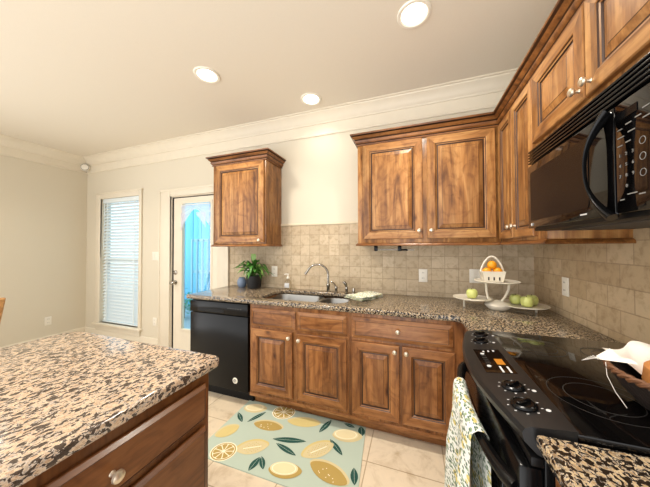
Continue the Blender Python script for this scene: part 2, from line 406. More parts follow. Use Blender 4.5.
# ------------------------------------------------------------------ the room
H, XL, YB = 2.74, -5.726, -2.5
struct(MB().box(m_floor, XL-.1, .1, YB, .12, -.1, 0).box(m_floor, XL-.1, -2.3, -4.2, YB, -.1, 0).build('floor', flat=True))  # the back-left box is unseen, added to block world light from below
struct(MB().box(m_ceil, XL-.1, .1, YB-.6, .12, H, H+.1).build('ceiling', flat=True))
WX0, WX1, WZ0, WZ1 = -5.36, -4.52, .235, 2.10     # window opening
DX0, DX1, DZ = -3.925, -3.138, 2.03                # door opening
wb = MB()
for x0, x1, z0, z1 in ((XL-.1, WX0, 0, H), (WX0, WX1, 0, WZ0), (WX0, WX1, WZ1, H), (WX1, DX0, 0, H), (DX0, DX1, DZ, H), (DX1, .1, 0, H)):
    wb.box(m_wall, x0, x1, 0, .12, z0, z1)
struct(wb.build('wall_back', flat=True))
struct(MB().box(m_wall, XL-.1, XL, -2.1, 0, 0, H).build('wall_left', flat=True))
struct(MB().box(m_wall, 0, .1, -2.25, 0, 0, H).build('wall_right', flat=True))
crown = [(0, 2.515), (.012, 2.515), (.016, 2.522), (.016, 2.530), (.010, 2.536), (.010, 2.632), (.020, 2.636), (.024, 2.648), (.034, 2.655), (.044, 2.675), (.066, 2.702), (.092, 2.718), (.096, 2.728), (.112, 2.730), (.112, H), (0, H)]
struct(MB().sweep(m_trim, crown, [(XL, -2.1), (XL, 0), (0, 0)]).build('trim_1'))
bb = [(0, 0), (.014, 0), (.014, .1), (.008, .125), (0, .13)]
struct(MB().sweep(m_trim, bb, [(XL, -2.1), (XL, 0)]).build('baseboard_left'))
b2 = MB().sweep(m_trim, bb, [(XL+.02, 0), (-4.109, 0)])
struct(b2.build('baseboard_back'))
# tile backsplash with its pencil rail
struct(MB().box(m_split, -2.966, 0, -.008, 0, .5, 1.585).box(m_rail, -2.966, -.012, -.016, 0, 1.585, 1.606, .005).build('wall_back_tile', flat=True))
struct(MB().box(m_splitr, -.008, 0, -2.25, -.008, .5, 1.5).build('wall_right_tile', flat=True))

# window in the dining corner
w = sroot('window_1')
f = MB()
for x0, x1, z0, z1 in ((-5.468, WX0, .229, 2.18), (WX1, -4.467, .229, 2.18)):
    f.box(m_trim, x0, x1, -.022, 0, z0, z1, .005)
f.box(m_trim, WX0, WX1, -.022, 0, WZ1-.01, 2.18, .005)
f.box(m_trim, -5.475, -4.46, -.03, 0, 2.165, 2.185, .004)
for x0, x1, z0, z1 in ((WX0, WX0+.03, WZ0, WZ1), (WX1-.03, WX1, WZ0, WZ1), (WX0, WX1, WZ1-.03, WZ1), (WX0, WX1, WZ0, WZ0+.04), (WX0, WX1, 1.14, 1.18)):
    f.box(m_trim, x0, x1, .06, .1, z0, z1, .003)
f.build('frame', w)
MB().box(m_trim, -5.49, -4.445, -.05, .06, .205, .235, .008).build('sill', w)
MB().box(m_trim, -5.45, -4.485, -.02, 0, .12, .205, .005).build('apron', w)
MB().box(m_glass, WX0+.03, WX1-.03, .078, .082, WZ0+.04, WZ1-.03).build('pane', w, flat=True)
bl = thing('window_blind', 'white horizontal slat blind closed in the tall dining window', 'blind', ((WX0+WX1)/2, .03, WZ1-.01))
hw = (WX1-WX0)/2-.02
MB().box(m_blind, -hw, hw, -.03, .03, -.06, 0, .004).build('head_rail', bl)
s_ = MB()
a = math.radians(48)
for k in range(37):
    z = -.085-k*.0475
    R = Matrix.Translation((0, 0, z)) @ Matrix.Rotation(a, 4, 'X')
    s_.box(m_blind, -hw, hw, -.025, .025, -.0015, .0015, mat=R)
s_.build('slats', bl, flat=True)
MB().box(m_blind, -hw, hw, -.02, .02, -1.845, -1.825, .003).build('bottom_rail', bl)
for x in (-.3, .3):
    MB().box(m_blind, x-.008, x+.008, -.027, -.0255, -1.83, -.06).build('ladder_tape', bl)
MB().tube(m_blind, [(-.36, -.03, -.06), (-.36, -.034, -.75)], .004).build('tilt_wand', bl)

# glazed back door
d = sroot('door_1')
f = MB()
f.box(m_trim, -4.109, DX0, -.024, 0, 0, 2.115, .006).box(m_trim, DX1, -2.975, -.024, 0, 0, 2.115, .006).box(m_trim, DX0, DX1, -.024, 0, DZ-.003, 2.115, .006)
f.box(m_trim, -4.118, -4.095, -.032, 0, 0, 2.125, .004).box(m_trim, -2.992, -2.968, -.032, 0, 0, 2.125, .004).box(m_trim, -4.118, -2.968, -.032, 0, 2.10, 2.125, .004)
f.build('casing', d)
f = MB()
f.box(m_trim, DX0, DX0+.012, 0, .12, 0, DZ).box(m_trim, DX1-.012, DX1, 0, .12, 0, DZ).box(m_trim, DX0, DX1, 0, .12, DZ-.012, DZ)
f.build('jamb', d, flat=True)
f = MB(); f.box(m_blackm, DX0+.012, -3.889, .012, .05, .0, DZ-.012).box(m_slot, DX0+.012, DX1-.012, .03, .05, 2.003, DZ-.012); f.build('weatherstrip', d, flat=True)
SX0, SX1, GX0, GX1, GZ0, GZ1 = -3.889, -3.152, -3.748, -3.265, .30, 1.93
f = MB()
for x0, x1, z0, z1 in ((SX0, GX0, .012, 2.003), (GX1, SX1, .012, 2.003), (GX0, GX1, .012, GZ0), (GX0, GX1, GZ1, 2.003)):
    f.box(m_trim, x0, x1, .012, .056, z0, z1)
for x0, x1, z0, z1 in ((GX0-.02, GX0+.008, GZ0-.02, GZ1+.02), (GX1-.008, GX1+.02, GZ0-.02, GZ1+.02), (GX0+.008, GX1-.008, GZ0-.02, GZ0+.008), (GX0+.008, GX1-.008, GZ1-.008, GZ1+.02)):
    f.box(m_trim, x0, x1, .004, .012, z0, z1, .003)
f.build('slab', d)
MB().box(m_glass, GX0, GX1, .03, .036, GZ0, GZ1).build('pane', d, flat=True)
MB().lathe(m_chrome, [(0, 0), (.03, 0), (.03, .006), (.012, .012), (.012, .035), (.026, .045), (.029, .06), (.022, .072), (0, .075)], (-3.852, .012, .897), 24, '-y').build('door_knob', d)
MB().lathe(m_chrome, [(0, 0), (.03, 0), (.028, .012), (.01, .016), (.008, .03), (0, .031)], (-3.852, .012, 1.028), 24, '-y').build('deadbolt', d)

# sheer swag inside the door glass
sw = MB()
def swag(u, v):
    x = GX0+.005+u*(GX1-GX0-.01)
    a_ = abs(math.sin(u*PI))
    drop = .06+.12*(1-a_)+.10*(abs(math.cos(u*PI*1.0))**2)
    z = 1.90-v*drop-(.0 if v == 0 else .0)
    return Vector((x, .0-.006*math.sin(v*16)-.004, z))
sw.grid(m_sheer, swag, 30, 14)
def tail(x0, x1, zl, zr):
    def fn(u, v):
        x = x0+u*(x1-x0); z = 1.80-v*((zl*(1-u)+zr*u))
        return Vector((x, -.010-.007*math.sin(u*14), z))
    return fn
vl = thing('door_valance', 'sheer white swag valance over the top of the back door glass', 'curtain', (0, 0, 0))
sw.build('swag', vl)
MB().grid(m_sheer, tail(GX0+.005, GX0+.10, .26, .02), 16, 8).build('tail', vl)
MB().grid(m_sheer, tail(GX1-.22, GX1-.06, .02, .20), 16, 8).build('tail', vl)
MB().tube(m_white, [(GX0+.002, -.006, 1.905), (GX1-.002, -.006, 1.905)], .006).build('rod', vl)

# ------------------------------------------------------------------ outside the door
struct(MB().box(m_patio, -9, 0, .12, 4.5, -.15, -.02).build('ground_patio', flat=True))
fc = thing('garden_fence', 'vertical board fence tinted with blue daylight, seen through the door glass', 'fence', (-5.6, 2.2, -.02))
for k in range(15):
    MB().box(m_blue, -1.9+k*.26, -1.9+k*.26+.245, 0, .03, 0, 2.5, .006).build('board', fc)
MB().box(m_blue, -1.9, 2.0, .03, .07, .4, .5).build('rail', fc); MB().box(m_blue, -1.9, 2.0, .03, .07, 1.9, 2.0).build('rail', fc)
gt = thing('picket_gate', 'picket gate tinted with pale blue daylight, in front of the board fence', 'gate', (-5.30, 1.55, -.02))
for k in range(7):
    MB().box(m_bluel, k*.14, k*.14+.04, 0, .03, .0, 1.55, .005).build('picket', gt)
for z in (.15, .85, 1.5): MB().box(m_bluel, -.02, .9, .03, .055, z, z+.06, .004).build('rail', gt)
sh = thing('garden_shrub', 'teal green shrub low behind the bottom of the door glass', 'shrub', (-5.13, 1.25, -.02))
fo = MB()
rr = random.Random(3)
for k in range(150):
    p = Vector((rr.gauss(0, .14), rr.gauss(0, .1), .08+abs(rr.gauss(.2, .14))))
    R = Matrix.Translation(p) @ Matrix.Rotation(rr.uniform(0, 6.3), 4, 'Z') @ Matrix.Rotation(rr.uniform(-1, 1), 4, 'X')
    t = bmesh.new(); vs_ = [t.verts.new(q) for q in ((0, -.05, 0), (.02, 0, .008), (0, .05, 0), (-.02, 0, .008))]; t.faces.new(vs_); fo.add(t, m_teal, R)
fo.build('foliage', sh, flat=True)
MB().tube(m_stem, [(0, 0, 0), (.02, 0, .3)], .012).tube(m_stem, [(0, 0, .05), (-.08, .03, .3)], .008).build('stem', sh)

# ------------------------------------------------------------------ recessed lights
def can_light(loc, label, lit=True):
    t = thing('recessed_light', label, 'ceiling light', loc, 0, 'recessed ceiling lights')
    MB().lathe(m_white, [(.070, 0), (.072, -.004), (.080, -.009), (.094, -.008), (.098, -.002), (.098, 0)], (0, 0, 0), 40).build('trim_ring', t)
    MB().lathe(m_lens, [(0, -.006), (.05, -.0055), (.073, -.003)], (0, 0, 0), 40).build('lens', t)
    return t
m_lens = plain('lit lens', (255, 248, 232), .5, emit=(255, 246, 226), es=6)
l0 = can_light((-.888, -.861, H), 'round lit recessed light nearest the right-hand cabinets')
l1 = dup(l0, (-2.457, -.87, H), label='round lit recessed light between island and short wall cabinet')
l2 = dup(l0, (-1.796, -.286, H), label='round lit recessed light close to crown molding above the sink')
def lamp(x, y, w=LAMP_W, size=.13):
    ld = bpy.data.lights.new('downlight', 'AREA'); ld.shape = 'DISK'; ld.size = size; ld.energy = w; ld.color = LAMP_COL; ld.spread = math.radians(130)
    lo = bpy.data.objects.new('downlight', ld); COL.objects.link(lo); lo.location = (x, y, H-.014)
    return lo
for x, y, k in ((-.888, -.861, 1.1), (-2.457, -.87, 1.2), (-1.796, -.286, .15), (-.9, -2.4, .8), (-2.45, -2.5, 1.2), (-4.4, -1.4, .9)): lamp(x, y, LAMP_W*k)  # entries without a can light above are added, unseen fill lamps

# ------------------------------------------------------------------ cabinet pieces
def knob(parent, x, z, y=-.02):
    return MB().lathe(m_knob, [(0, 0), (.008, 0), (.006, .004), (.0055, .012), (.012, .017), (.0155, .022), (.014, .028), (.008, .031), (0, .032)], (0, 0, 0), 20, '-y').build('knob', parent, (x, y, z))
def loop(x0, x1, z0, z1, i, y):
    return [(x0+i, y, z0+i), (x1-i, y, z0+i), (x1-i, y, z1-i), (x0+i, y, z1-i)]
def door(parent, x0, x1, z0, z1, mv, mh, kn=None, st=.060, th=.02, name='door'):
    w_, h_ = x1-x0, z1-z0
    mb = MB()
    prof = [(0, 0), (0, -th+.004), (.004, -th), (st-.004, -th), (st, -th+.002), (st+.004, -th+.006), (st+.010, -th+.008), (st+.013, -th+.013), (st+.020, -th+.013)]
    band = (mh, mv)
    mats = [band]*4+[m_glaze]+[band]+[m_glaze]*2  # dark glaze, its groove band widened to stand for shade at the bevel
    mb.rings([loop(0, w_, 0, h_, i, y) for i, y in prof], mats)
    o = mb.build(name, parent, (x0, 0, z0), flat=True)
    pb = MB(); pr = [(st+.014, -th+.0128), (st+.020, -th+.011), (st+.046, -th+.003), (st+.048, -th+.002)]
    pb.rings([loop(0, w_, 0, h_, i, y) for i, y in pr], [m_glaze, (mv, mv), m_glaze], mv)
    pb.build('raised_panel', o, flat=True)
    if kn: knob(o, kn[0]-x0, kn[1]-z0, -th)
    return o
def drawer(parent, x0, x1, z0, z1, mh, kn=None, ch=.026, th=.022, name='drawer_front'):
    w_, h_ = x1-x0, z1-z0
    mb = MB().rings([loop(0, w_, 0, h_, i, y) for i, y in [(0, 0), (0, -.009), (.003, -.011), (ch, -th), (ch+.003, -th+.0015)]], [mh, mh, mh, m_glaze], mh)
    o = mb.build(name, parent, (x0, 0, z0), flat=True)
    if kn: knob(o, kn[0]-x0, kn[1]-z0, -th+.001)
    return o
ccrown = [(0, 2.222), (.010, 2.222), (.012, 2.230), (.006, 2.234), (.012, 2.238), (.022, 2.252), (.024, 2.262), (.016, 2.266), (.026, 2.272), (.038, 2.284), (.044, 2.291), (.037, 2.295), (.054, 2.300), (.057, 2.306), (.055, 2.313), (0, 2.313)]
CDARK = (m_glaze, {2, 3, 6, 7, 10, 11})
rail = [(0, 1.362), (.014, 1.362), (.016, 1.368), (.012, 1.378), (.004, 1.384), (0, 1.386)]

# short wall cabinet left of the sink
cb = thing('wall_cabinet', 'single-door brown wood wall cabinet hanging between back door and sink', 'cabinet', (-2.926, -.306, 0))
MB().box(m_wv, 0, .657, 0, .304, 1.386, 2.225, .002).build('carcass', cb)
door(cb, .042, .640, 1.403, 2.215, m_wv, m_wh, (.597, 1.424))
MB().sweep(m_trimw, ccrown, [(0, .304), (0, 0), (.657, 0), (.657, .304)], CDARK).build('crown_molding', cb)
MB().sweep(m_trimw, rail, [(0, .304), (0, 0), (.657, 0), (.657, .304)]).box(m_inside, .002, .655, .002, .302, 1.366, 1.386).build('light_rail', cb)
# double-door wall cabinet right of the sink
cb = thing('wall_cabinet', 'double-door brown wood wall cabinet on the back wall over the right counter', 'cabinet', (-1.352, -.306, 0))
MB().box(m_wv, 0, 1.046, 0, .304, 1.386, 2.225, .002).build('carcass', cb)
door(cb, .045, .520, 1.418, 2.215, m_wv, m_wh, (.492, 1.480))
door(cb, .553, 1.012, 1.418, 2.215, m_wv, m_wh, (.580, 1.480))
MB().sweep(m_trimw, rail, [(0, .304), (0, 0), (1.03, 0)]).box(m_inside, .002, 1.044, .002, .302, 1.366, 1.386).build('light_rail', cb)
# right wall: corner cabinet with two doors
R90 = -PI/2
cc = thing('wall_cabinet', 'tall narrow corner wall cabinet with two doors on the right wall', 'cabinet', (-.306, -.308, 0), R90)
MB().box(m_wv, 0, .652, 0, .304, 1.386, 2.225, .002).build('carcass', cc)
door(cc, .012, .270, 1.405, 2.215, m_wv, m_wh, (.250, 1.475), st=.046)
door(cc, .276, .556, 1.405, 2.215, m_wv, m_wh, (.318, 1.475), st=.046)
MB().sweep(m_trimw, rail, [(.02, 0), (.652, 0), (.652, .304)]).box(m_inside, .002, .650, .002, .302, 1.366, 1.386).build('light_rail', cc)
# cabinet above the microwave
cm = thing('wall_cabinet', 'short two-door brown wood cabinet above the black microwave', 'cabinet', (-.306, -.962, 0), R90)
MB().box(m_wv, 0, .78, 0, .304, 1.815, 2.225, .002).build('carcass', cm)
door(cm, -.092, .322, 1.875, 2.215, m_wv, m_wh, (.294, 1.917), name='door')
door(cm, .330, .745, 1.875, 2.215, m_wv, m_wh, (.358, 1.917), name='door')
# continuous crown on the corner run
k = MB().sweep(m_trimw, ccrown, [(-1.352, -.004), (-1.352, -.306), (-.306, -.306), (-.306, -1.75)], CDARK)
tag(k.build('cabinet_crown'), 'dark stained crown molding running along the corner wall cabinets', 'molding')

# ------------------------------------------------------------------ base cabinets
def base_cab(name, label, x0, w_, mv):
    t = thing(name, label, 'cabinet', (x0, -.61, 0))
    cr = MB().box(mv, 0, w_, 0, .02, .105, .872, .001).box(mv, 0, .018, .02, .58, .105, .872).box(mv, w_-.018, w_, .02, .58, .105, .872)
    cr.box(m_inside, .018, w_-.018, .02, .58, .105, .125).box(m_inside, .018, w_-.018, .565, .58, .125, .872); cr.build('carcass', t, flat=True)
    MB().box(m_bh, .0, w_, .075, .095, 0, .105).build('toe_kick', t)
    MB().box(m_bh, 0, w_, -.006, .0, .092, .118, .003).build('base_trim', t)
    return t
sb = base_cab('sink_cabinet', 'brown wood base cabinet under the sink beside the black dishwasher', -2.229, .872, m_bv)
drawer(sb, .020, .436, .690, .838, m_bh, name='false_drawer'); drawer(sb, .454, .856, .690, .838, m_bh, name='false_drawer')
door(sb, .020, .410, .146, .668, m_bv, m_bh, (.386, .630)); door(sb, .444, .856, .146, .668, m_bv, m_bh, (.474, .622))
db = base_cab('drawer_cabinet', 'brown wood base cabinet with one wide drawer next to the range', -1.356, .752, m_bv)
drawer(db, .022, .690, .692, .842, m_bh, (.348, .772)); door(db, .022, .355, .146, .668, m_bv, m_bh, (.326, .632)); door(db, .375, .700, .146, .668, m_bv, m_bh, (.402, .632))
kc = thing('corner_cabinet', 'blind corner base cabinet hidden behind the range and wide drawer unit', 'cabinet', (-.602, -.61, 0))
MB().box(m_bv, 0, .59, -.325, .58, .105, .872, .002).build('carcass', kc)
nc = thing('side_cabinet', 'brown wood base cabinet on the near side of the range', 'cabinet', (-.60, -1.70, 0), R90)
MB().box(m_bv, 0, .49, 0, .585, .105, .872, .002).build('carcass', nc)
MB().box(m_bh, 0, .49, .07, .09, 0, .105).build('toe_kick', nc)
drawer(nc, .03, .46, .692, .842, m_bh, (.245, .77)); door(nc, .03, .46, .146, .668, m_bv, m_bh, (.43, .63))

# ------------------------------------------------------------------ worktops
poly = [(-2.912, -.010), (-2.912, -.65), (-.66, -.65), (-.635, -.665), (-.625, -.69), (-.625, -.940), (-.010, -.940), (-.010, -.010)]
HX0, HX1, HY0, HY1 = -2.215, -1.41, -.555, -.125
hole = rrect(HX0, HX1, HY0, HY1, .11, 7)
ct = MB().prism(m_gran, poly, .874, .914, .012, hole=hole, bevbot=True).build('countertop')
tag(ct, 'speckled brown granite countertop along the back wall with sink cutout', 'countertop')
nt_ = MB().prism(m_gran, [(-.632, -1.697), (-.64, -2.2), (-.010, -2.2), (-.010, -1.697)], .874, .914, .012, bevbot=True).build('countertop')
tag(nt_, 'granite countertop piece on the near side of the black range', 'countertop')

# sink: two steel bowls under the cutout
sk = thing('kitchen_sink', 'stainless steel double bowl sink set into the granite', 'sink', (-1.81, -.34, .874))
def bowl(x0, x1, y0, y1, depth, name):
    lp = [[(x, y, z) for x, y in rrect(x0+i, x1-i, y0+i, y1-i, max(.02, r-i), 7)] for i, z, r in
          ((-.028, -.002, .13), (0, -.003, .105), (.004, -.012, .105), (.012, -depth+.03, .105), (.03, -depth+.004, .105), (.06, -depth, .105))]
    mb = MB().rings(lp, [m_steel]*5, m_steel)
    mb.lathe(m_slot, [(0, -depth+.003), (.03, -depth+.003), (.042, -depth+.004), (.045, -depth+.001)], ((x0+x1)/2, (y0+y1)/2, 0), 24)
    return mb.build(name, sk)
bowl(-.405, .095, -.215, .215, .19, 'large_bowl'); bowl(.125, .40, -.215, .17, .16, 'small_bowl')
MB().box(m_steel, -.41, .405, -.0, .001, -.0035, -.003).build('divider', sk)

# faucet set
fa = thing('faucet', 'tall gooseneck brushed nickel faucet arching over the sink', 'faucet', (-1.700, -.085, .914))
MB().lathe(m_chrome, [(0, 0), (.026, 0), (.026, .008), (.016, .014), (.015, .05), (.020, .06), (.018, .075), (.013, .085), (0, .085)], (0, 0, 0), 24).build('base', fa)
pts = [(0, 0, .08), (0, 0, .16)]
for q in range(0, 13):
    th = math.radians(q*13.2); pts.append((-.095+.095*math.cos(th), -.06*(1-math.cos(th))*.8, .165+.105*math.sin(th)))
pts.append((-.204, -.1, .176))
MB().tube(m_chrome, pts, [.011]*3+[.0105]*(len(pts)-5)+[.0105, .012], 14).build('spout', fa)
def handle_post(loc, label, lean, big):
    t = thing('water_tap' if big else 'side_sprayer', label, 'faucet' if big else 'sprayer', loc)
    MB().lathe(m_chrome, [(0, 0), (.022, 0), (.022, .006), (.013, .012), (.012, .035), (.016, .045), (.012, .06), (0, .062)], (0, 0, 0), 20).build('base', t)
    return t
h1 = handle_post((-1.610, -.11, .914), 'nickel single lever faucet handle right beside gooseneck spout', 0, True)
MB().tube(m_chrome, [(0, 0, .055), (-.012, -.004, .075), (-.03, -.012, .098), (-.05, -.02, .104)], [.012, .011, .009, .007], 12, .7).build('lever', h1)
h2 = handle_post((-1.505, -.115, .914), 'nickel pull-out side sprayer by the folded towel', 0, False)
MB().tube(m_chrome, [(0, 0, .058), (-.004, -.002, .08), (-.018, -.008, .104), (-.034, -.014, .11)], [.010, .015, .014, .010], 12).build('spray_head', h2)
ap = thing('air_gap_cap', 'small nickel cap on the countertop between sprayer and folded towel', 'cap', (-1.44, -.10, .914))
MB().lathe(m_chrome, [(0, 0), (.02, 0), (.019, .006), (.014, .01), (.013, .045), (.011, .05), (0, .052)], (0, 0, 0), 20).build('cap_body', ap)

# soap bottle
so = thing('soap_bottle', 'clear pump soap bottle against the tile behind the sink', 'bottle', (-2.15, -.075, .914))
MB().lathe(m_clear, [(0, 0), (.034, 0), (.037, .006), (.037, .07), (.03, .09), (.014, .1), (.013, .112), (0, .112)], (0, 0, 0), 24, sy=.7).build('bottle_body', so)
MB().box(m_legend, -.026, .026, -.0285, -.0270, .018, .066, .0005).build('paper_label', so)
MB().lathe(m_white, [(0, .112), (.016, .112), (.016, .128), (.006, .132), (.005, .15), (.012, .153), (.012, .162), (0, .163)], (0, 0, 0), 20).tube(m_white, [(0, 0, .158), (-.02, -.01, .158), (-.034, -.018, .152)], .005).build('pump', so)

# folded towel on the counter
m_floral1 = floral('mint floral cloth', (236, 232, 216), (120, 150, 124), (206, 204, 150), (164, 186, 170), 70)
ft = MB()
def ftw(z, sx, sy_, amp):
    def fn(u, v):
        return Vector((sx*(u-.5)+.012*math.sin(v*5), sy_*(v-.5)+.01*math.sin(u*4), z+amp*math.sin(u*7+v*5)+.003*math.sin(v*13)))
    return fn
for k, (z, sx, sy_) in enumerate(((.004, .20, .32), (.011, .195, .315), (.018, .19, .31), (.025, .19, .30))):
    ft.grid(m_floral1, ftw(z, sx, sy_, .002), 14, 14, .007)
o = ft.build('folded_towel', None, (-1.305, -.255, .916), math.radians(-28)); tag(o, 'folded pale floral dish towel lying right of the sink', 'towel')

# ------------------------------------------------------------------ dishwasher
dw = thing('dishwasher', 'black built-in dishwasher between back door and sink cabinet', 'dishwasher', (-2.888, -.60, 0))
MB().box(m_blackm, 0, .655, 0, .57, .10, .868, .003).build('body', dw)
MB().box(m_black, .004, .651, -.03, 0, .112, .752, .006).build('door_panel', dw)
cp = MB().box(m_black, .004, .651, -.034, 0, .758, .862, .006).build('control_strip', dw)
MB().prism(m_blackm, rrect(.10, .40, .772, .800, .012), -.036, -.0335, plane='xz').build('pocket_handle', cp)
lg = MB()
for k in range(6): lg.box(m_ring, .44+k*.026, .455+k*.026, -.0352, -.034, .812, .822)
lg.build('buttons', cp, flat=True)
bd = MB().lathe(m_white, [(0, .003), (.024, .003), (.026, 0)], (.52, -.030, .198), 28, '-y').build('round_logo_badge', dw)
lo_ = MB()
for a0, rad, cx, cz in ((0, .013, 0, 0), (0, .006, -.004, .004), (0, .005, .005, -.003)):
    lo_.tube(m_slot, [(.52+cx+rad*math.cos(t*PI/10), -.0335, .198+cz+rad*math.sin(t*PI/10)) for t in range(0, 17)], .0014, 6)
lo_.build('monogram', bd)
MB().box(m_blackm, .0, .655, .045, .06, 0, .10).build('kick_plate', dw)

# ------------------------------------------------------------------ island
isl = thing('kitchen_island', 'brown wood kitchen island cabinet with stacked drawers', 'cabinet', (-1.66, -2.60, 0), PI/2)
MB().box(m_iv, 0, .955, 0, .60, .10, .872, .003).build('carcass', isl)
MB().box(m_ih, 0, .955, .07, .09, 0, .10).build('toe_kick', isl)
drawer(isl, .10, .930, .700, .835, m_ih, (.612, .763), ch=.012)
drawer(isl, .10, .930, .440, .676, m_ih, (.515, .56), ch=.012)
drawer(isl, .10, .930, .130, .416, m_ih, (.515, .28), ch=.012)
ip = [(-2.62, -2.75), (-1.63, -2.75)]
ip += [(-1.63-.03+.03*math.cos(t), -1.605-.03+.03*math.sin(t)) for t in [PI/2*k/6 for k in range(7)]]
ip += [(-2.60+.08-.08*math.sin(t), -1.605-.08+.08*math.cos(t)) for t in [PI/2*k/6 for k in range(7)]]
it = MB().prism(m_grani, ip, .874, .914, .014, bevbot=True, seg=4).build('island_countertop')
tag(it, 'large cream and black granite slab topping the kitchen island', 'countertop')

# ------------------------------------------------------------------ rug
RUG = [('cream',-2.259,-0.647,-2.083,-0.600,0.055),('slice',-2.000,-0.623,-1.821,-0.567,0),('gold',-2.052,-0.784,-1.842,-0.765,0.05),
('leaf',-2.260,-0.722,-2.157,-0.805,0.018),('leaf',-2.121,-0.792,-2.047,-0.640,0.018),('pale',-1.820,-0.676,-1.595,-0.629,0.05),
('leaf',-1.559,-0.709,-1.514,-0.555,0.022),('leaf',-1.411,-0.560,-1.325,-0.575,0.015),('leaf',-1.285,-0.548,-1.258,-0.641,0.025),
('cream',-1.466,-0.685,-1.276,-0.640,0.06),('yellow',-2.237,-0.983,-2.152,-0.857,0.055),('textured',-2.016,-1.034,-1.850,-0.938,0.06),
('leaf',-1.845,-0.874,-1.612,-0.818,0.024),('leaf',-1.801,-0.900,-1.627,-0.949,0.02),('textured',-1.577,-0.932,-1.434,-0.781,0.06),
('leaf',-1.463,-0.744,-1.345,-0.847,0.02),('slice',-2.173,-1.106,-2.011,-1.048,0),('leaf',-1.848,-1.143,-1.840,-1.036,0.022),
('leaf',-1.834,-1.027,-1.769,-1.105,0.018),('creamgold',-1.745,-1.077,-1.562,-1.036,0.055),('gold',-1.507,-0.966,-1.277,-1.025,0.062),('leaf',-1.254,-0.911,-1.226,-1.020,0.022)]
m_rug = plain('mint rug', (176, 190, 176), .95, bump=.4, bscale=500)
m_rc = plain('rug cream', (222, 208, 166), .95); m_rg = plain('rug gold', (172, 146, 80), .95); m_ry = plain('rug yellow', (204, 186, 124), .95)
m_rp = plain('rug pale yellow', (204, 190, 146), .95); m_rl = plain('rug dark leaf', (28, 74, 66), .95); m_rw = plain('rug white', (240, 232, 206), .95); m_rs = plain('rug grey', (186, 176, 160), .95)
RX, RY = -1.745, -.83
ru = MB().prism(m_rug, [(-2.275-RX, -.542-RY), (-1.248-RX, -.540-RY), (-1.190-RX, -1.150-RY), (-2.270-RX, -1.152-RY)], 0, .006, .002)
def flat(m, pts, z, th=.0006):
    t = bmesh.new(); vs_ = [t.verts.new((p[0]-RX, p[1]-RY, z)) for p in pts]; f_ = t.faces.new(vs_); f_.normal_update()
    if f_.normal.z < 0: f_.normal_flip()
    ru.add(t, m)
def ell(c, ax, hw_, k0=0, pinch=0, s=1, n=28):
    L_ = ax.length/2*s; d_ = ax.normalized(); q = Vector((-d_.y, d_.x)); P_ = []
    for k in range(n):
        t_ = 2*PI*k/n; ct_, st_ = math.cos(t_), math.sin(t_)
        P_.append(c+d_*(L_*ct_*(1+pinch*abs(ct_)**6))+q*(hw_*s*st_))
    return P_
zz = .0064
for kind, ax_, ay_, bx_, by_, hwid in RUG:
    A, B = Vector((ax_, ay_)), Vector((bx_, by_)); c = (A+B)/2; v = B-A; zz += .00008
    d_ = v.normalized(); q = Vector((-d_.y, d_.x))
    if kind == 'leaf':
        P_ = []
        for k in range(13): t_ = k/12; P_.append(A+v*t_+q*hwid*math.sin(PI*t_)**.8)
        for k in range(11, 0, -1): t_ = k/12; P_.append(A+v*t_-q*hwid*math.sin(PI*t_)**.8)
        flat(m_rl, P_, zz); flat(m_rug, [A+v*.05-q*.0012, A+v*.9-q*.0008, A+v*.9+q*.0008, A+v*.05+q*.0012], zz+.0003)
    elif kind == 'slice':
        R_ = v.length/2
        flat(m_rw, ell(c, v, R_*.9), zz); flat(m_rg, ell(c, v, R_*.9, s=.92), zz+.0002); flat(m_rw, ell(c, v, R_*.9, s=.82), zz+.0004)
        for k in range(9):
            a0, a1 = 2*PI*(k+.07)/9, 2*PI*(k+.93)/9; P_ = []
            for r_, aa in ((.10, (a0+a1)/2), (.74, a0), (.78, (a0*2+a1)/3), (.78, (a0+a1*2)/3), (.74, a1)):
                P_.append(c+d_*R_*r_*math.cos(aa)+q*R_*.9*r_*math.sin(aa))
            flat(m_rg, P_, zz+.0006)
    else:
        mm = {'cream': m_rc, 'gold': m_rg, 'pale': m_ry, 'yellow': m_ry, 'textured': m_rp, 'creamgold': m_rg}[kind]
        if kind in ('cream', 'creamgold'):
            flat(m_rg if kind == 'creamgold' else m_rp, ell(c-q*.012+d_*.01, v, hwid, pinch=.1), zz); flat(m_rc, ell(c, v, hwid*.92, s=.92), zz+.0002); flat(m_rw, ell(c, v, hwid*.92, s=.8), zz+.0004); flat(m_rc, ell(c, v, hwid*.92, s=.74), zz+.0006)
        else:
            flat(m_rp if kind != 'textured' else m_ry, ell(c+q*.01, v, hwid, pinch=.12, s=1.04), zz); flat(mm, ell(c, v, hwid, pinch=.15, s=.94), zz+.0002)
            if kind == 'textured':
                for i in range(-6, 7):
                    for j in range(-3, 4):
                        p = c+d_*i*.012+q*(j*.012)
                        if (i*.012/(v.length/2))**2+(j*.012/hwid)**2 < .55: flat(m_rg if (i+j) % 2 else m_rs, [p+d_*.003, p+q*.003, p-d_*.003, p-q*.003], zz+.0004)
                flat(m_rw, [c-d_*.06-q*.003, c+d_*.06-q*.003, c+d_*.06+q*.003, c-d_*.06+q*.003], zz+.0006)
            if kind == 'gold':
                for i in range(9):
                    p = c+d_*(random.uniform(-.06, .06))+q*random.uniform(-hwid*.6, hwid*.5); flat(m_rw, [p+d_*.004, p+q*.004, p-d_*.004, p-q*.004], zz+.0004)
tag(ru.build('rug', None, (RX, RY, .0005), flat=True), 'mint rug printed with lemons and dark leaves lying before the sink cabinet', 'rug')

